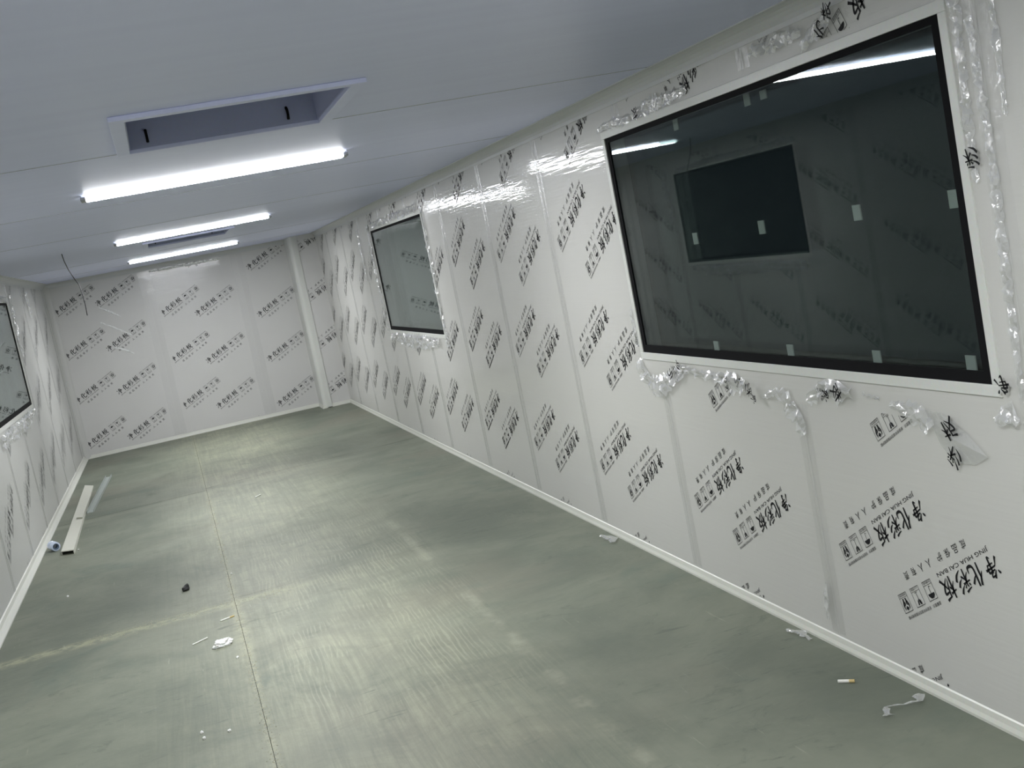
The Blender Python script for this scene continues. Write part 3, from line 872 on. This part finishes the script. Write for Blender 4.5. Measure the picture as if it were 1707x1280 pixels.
# scraps low down
torn([(3.66, .10), (3.655, .17), (3.635, .235)], (.015, .045, .01), on_r, 'small pointed film tuft low on the wall beside a panel joint', 50, .02)
def scrap(path, w, label, seed, z=0.002):
    o = ribbon('film_scrap', path, w, lambda x, y, o_: (x, y, z + o_), .010, seed=seed)
    return tag(o, label, 'film scrap', 'film scraps at the foot of the right wall')
scrap([(1.93, 5.82), (1.955, 5.70), (1.925, 5.62)], (.02, .05, .015), 'small clear film scrap at the skirting below the large window', 51)
scrap([(1.955, 3.10), (1.93, 3.06), (1.83, 3.10), (1.80, 3.04)], (.03, .012, .010, .03), 'wispy clear film scrap on the floor at the near end of the right skirting', 52)
scrap([(1.945, 3.90), (1.965, 3.82), (1.955, 3.74)], (.015, .03, .01), 'clear film scrap at the skirting under the pointed film tuft', 53)

def ink_scribble(name, glyphs, to_world, parent):
    for nm, u, v, sz, rotd in glyphs:
        sub = Flat(); brush(sub, nm, 0, 0, sz)
        c, q = math.cos(rotd), math.sin(rotd)
        bb = MB(); bb.add([to_world(u + x * c - y * q, v + x * q + y * c) for x, y in sub.v], sub.f)
        bb.build(name, M_INK, parent, recalc=False)
films = [o for o in D.objects if o.name.startswith('torn_film')]
def film(label): return next(o for o in films if o.get('label') == label)
ink_scribble('crumpled_print', [('ban', 2.80, .885, .062, 2.6), ('cai', 2.795, .805, .060, 3.6)], lambda y, z: on_r(y, z, .014), film('loose flap of clear film with heavy print below the right end of the large window'))
ink_scribble('crumpled_print', [('cai', 3.93, .925, .05, 1.2), ('jing', 3.90, .895, .04, 2.4), ('hua', 4.10, .952, .03, .3)], lambda y, z: on_r(y, z, .030), film('bunched torn film edge below the large window with print on its crumpled end'))
ink_scribble('crumpled_print', [('hua', 4.62, .945, .05, 1.0), ('ban', 4.53, .985, .04, 2.0)], lambda y, z: on_r(y, z, .028), film('crumpled torn film hanging below the left corner of the large window'))
ink_scribble('crumpled_print', [('ban', 3.33, .955, .055, .9), ('jing', 3.40, .945, .045, 2.2)], lambda y, z: on_r(y, z, .028), film('short crumpled film tuft right of the joint below the large window'))
ink_scribble('crumpled_print', [('cai', 2.538, 1.615, .055, 2.9)], lambda y, z: on_r(y, z, .016), film('crinkled film band down the wall right of the large window, upper part'))
ink_scribble('crumpled_print', [('jing', 2.548, 1.03, .055, 2.9)], lambda y, z: on_r(y, z, .016), film('thin crinkled film band over the joint right of the large window'))
ink_scribble('crumpled_print', [('hua', 3.10, 2.055, .05, 2.4), ('ban', 3.05, 2.10, .05, 3.3)], lambda y, z: on_r(y, z, .026), film('rolled film flap with print lying on the top edge of the large window'))
ink_scribble('crumpled_print', [('ban', 4.52, 2.035, .05, 1.4)], lambda y, z: on_r(y, z, .020), film('crinkled film above the large window frame, second piece from its left corner'))

# ------------------------------------------------------------------ things on the floor
def board():
    root = empty('offcut_board', (-1.08, 10.9, 0), 'long cream offcut board lying beside the left wall', 'board')
    bb = MB()
    A0, A1, B0, B1 = Vector((-1.085, 9.23)), Vector((-.99, 9.17)), Vector((-1.127, 12.80)), Vector((-1.033, 12.62))
    pr = lambda p, z: (p.x, p.y, z)
    za, zb = 0.030, 0.014
    v = [pr(A0, za), pr(A1, za), pr(B1, zb), pr(B0, zb), pr(A0, za - .006), pr(A1, za - .006), pr(B1, zb - .006), pr(B0, zb - .006)]
    bb.add(v, [(0, 1, 2, 3), (7, 6, 5, 4), (0, 4, 5, 1), (1, 5, 6, 2), (2, 6, 7, 3), (3, 7, 4, 0)])
    bb.build('board_face', M_BOARD, root)
    l = MB()
    for P, Q in ((A0, B0), (A1, B1)):
        s = 1 if P is A0 else -1
        l.add([pr(P, za - .006), pr(Q, zb - .006), pr(Q, 0), pr(P, 0), (P.x + s * .005, P.y, za - .006), (Q.x + s * .005, Q.y, zb - .006), (Q.x + s * .005, Q.y, 0), (P.x + s * .005, P.y, 0)],
              [(0, 1, 2, 3), (7, 6, 5, 4), (0, 4, 5, 1), (2, 6, 7, 3), (1, 5, 6, 2), (0, 3, 7, 4)])
    l.build('side_flange', M_BOARD, root)
    return root
board()
b = MB()
v = [(-1.062, 10.62, .0265), (-1.010, 10.57, .0265), (-1.012, 11.93, .0215), (-1.048, 11.99, .0215)]
b.add([(x, y, z + .012) for x, y, z in v] + [(x, y, z) for x, y, z in v], [(0, 1, 2, 3), (7, 6, 5, 4), (0, 4, 5, 1), (1, 5, 6, 2), (2, 6, 7, 3), (3, 7, 4, 0)])
tag(b.build('offcut_strip', M_BOARD, loc=(-1.03, 11.2, .024)), 'short cream strip lying on top of the long offcut board', 'board')
# U channel
root = empty('metal_channel', (-.93, 12.0, 0), 'dusty grey open channel lying right of the cream board', 'metal channel')
ax0, ax1 = Vector((-.972, 10.95, 0)), Vector((-.902, 13.12, 0))
dd = (ax1 - ax0).normalized(); nn = Vector((dd.y, -dd.x, 0))
bb = MB()
hw = .030
def chan(u0, u1, z0, z1):
    vs = [ax0 + nn * u0, ax0 + nn * u1, ax1 + nn * u1, ax1 + nn * u0]
    bb.add([(p.x, p.y, z0) for p in vs] + [(p.x, p.y, z1) for p in vs], [(3, 2, 1, 0), (4, 5, 6, 7), (0, 1, 5, 4), (1, 2, 6, 5), (2, 3, 7, 6), (3, 0, 4, 7)])
chan(-hw, hw, 0, .003)
bb.build('web', M_CHANNEL, root)
for u in (-hw, hw - .003):
    bb = MB(); chan(u, u + .003, .003, .024); bb.build('side_flange', M_CHANNEL, root)

# tape roll lying on its side
root = empty('tape_roll', (-1.155, 9.47, .035), 'small pale blue and white roll lying by the left skirting', 'roll')
axis = Vector((.35, -.93, 0)).normalized(); side = Vector((axis.y, -axis.x, 0)); C0 = Vector((-1.155, 9.50, 0.036))
def roll(prof, k=20):
    bb_ = MB(); n = len(prof); vs = []
    for i in range(k):
        t = 2 * math.pi * i / k
        for a_, r_ in prof: vs.append(C0 + axis * a_ + (side * math.cos(t) + Vector((0, 0, 1)) * math.sin(t)) * r_)
    bb_.add(vs, [(i * n + j, i * n + (j + 1) % n, ((i + 1) % k) * n + (j + 1) % n, ((i + 1) % k) * n + j) for i in range(k) for j in range(n)])
    return bb_
roll([(-.062, .030), (-.060, .034), (-.045, .034), (-.040, .028), (-.028, .028), (-.022, .035), (.018, .035), (.022, .029), (.034, .029), (.038, .035), (.050, .034), (.052, .024), (-.062, .024)]).build('rim', M_TAPE, root, smooth=False)
roll([(-.060, .0235), (.048, .0235), (.048, .016), (-.060, .016)]).build('core', M_TAPECORE, root, smooth=True)

def blob(name, center, size, mt, label, cat, seed, rotz=0.0, sub=3, amp=.25, flat=0.45, group=None, freq=2.0):
    bm = bmesh.new()
    bmesh.ops.create_icosphere(bm, subdivisions=sub, radius=1)
    for v in bm.verts:
        d = 1 + amp * noise.noise(v.co * freq + Vector((seed * 3.7, seed, 0))) + amp * .5 * noise.noise(v.co * freq * 2.6 + Vector((seed, 0, 9)))
        v.co *= d
        v.co = Vector((v.co.x * size[0], v.co.y * size[1], v.co.z * size[2]))
        if v.co.z < -size[2] * flat: v.co.z = -size[2] * flat
    me = D.meshes.new(name); bm.to_mesh(me); bm.free()
    me.materials.append(mt)
    o = D.objects.new(name, me); col.objects.link(o)
    o.location = (center[0], center[1], size[2] * flat + .0005)
    o.rotation_euler = (0, 0, rotz)
    return tag(o, label, cat, group)
blob('foam_lump', (-.075, 5.765), (.050, .026, .022), M_WOOL, 'white foam lump on the floor left of the sawdust-lined joint', 'foam lump', 3, .35, 4, .35)
blob('rubber_chunk', (-.219, 7.10), (.019, .034, .022), M_SOOT, 'small black chunk lying on the floor left of the long joint', 'chunk', 8, -.4, 2, .45, freq=1.2)

def stub(name, p, q, r, label, cat, tip=None, group=None):
    root_ = empty(name, (p[0], p[1], 0), label, cat, group) if tip else None
    bb = MB()
    P, Q = Vector((*p, r)), Vector((*q, r))
    Mid = P.lerp(Q, .68 if tip else 1)
    bb.tube([P, P.lerp(Mid, .5), Mid], r, 8)
    if not tip:
        return tag(bb.build(name, M_PAPER, loc=(p[0], p[1], 0)), label, cat, group)
    bb.build('paper', M_PAPER, root_, smooth=False)
    c = MB(); c.tube([Mid, Q], r * 1.03, 8); c.build('filter', tip, root_)
    return root_
stub('paper_stub', (-.065, 6.205), (.008, 6.235), .004, 'thin white paper stub above the foam lump, beside the joint', 'stub', M_FILTER)
stub('paper_stub', (-.215, 5.91), (-.140, 5.965), .0035, 'thin white paper stub left of the foam lump', 'stub')
stub('paper_stub', (1.832, 3.370), (1.873, 3.335), .0055, 'short cream and yellow stub on the floor near the right skirting', 'stub', M_FILTER)
stub('paper_stub', (.385, 9.64), (.43, 9.70), .005, 'small white stub on the far floor right of the long joint', 'stub')
for i, (x, y, l) in enumerate(((-.969, 9.27, 'tiny white crumb right of the cream board end'), (-.937, 7.75, 'tiny white crumb on the bare floor in front of the pale blue roll'),
                   (-.212, 4.66, 'upper of two tiny white crumbs on the near floor left of the joint'), (-.205, 4.59, 'lower of two tiny white crumbs on the near floor left of the joint'), (-.108, 4.59, 'tiny white crumb between the crumb pair and the long joint'),
                   (.05, 7.20, 'tiny white crumb right beside the long joint, level with the black chunk'), (-.02, 5.50, 'tiny white crumb just below the foam lump'))):
    blob('crumb', (x, y), (.008, .009, .007), M_CRUMB, l, 'crumb', 20 + i, 0, 1, .4, group='white crumbs on the floor')

# grit and sawdust along the joints
def grit(name, n, mt, label, fn, seed, smin, smax):
    rd = random.Random(seed); bb = MB()
    for _ in range(n):
        x, y = fn(rd); s = rd.uniform(smin, smax); a = rd.uniform(0, 6.28)
        c, q = math.cos(a) * s, math.sin(a) * s
        bb.add([(x + c, y + q, 0.0003), (x - q * .7, y + c * .7, 0.0003), (x - c, y - q, 0.0003), (x + q * .6, y - c * .6, .0003), (x, y, s * .8)], [(0, 1, 4), (1, 2, 4), (2, 3, 4), (3, 0, 4)])
    return tag(bb.build(name, mt), label, name.replace('_', ' '), kind='stuff')
grit('sawdust', 1500, M_SAWDUST, 'pale yellow sawdust strewn along the floor joints', lambda r: (0.03 + r.gauss(0, .016), r.uniform(4.0, 10.2)) if r.random() < .7 else (r.uniform(-.75, .35), 6.52 + r.gauss(0, .05)), 1, .0015, .0042)
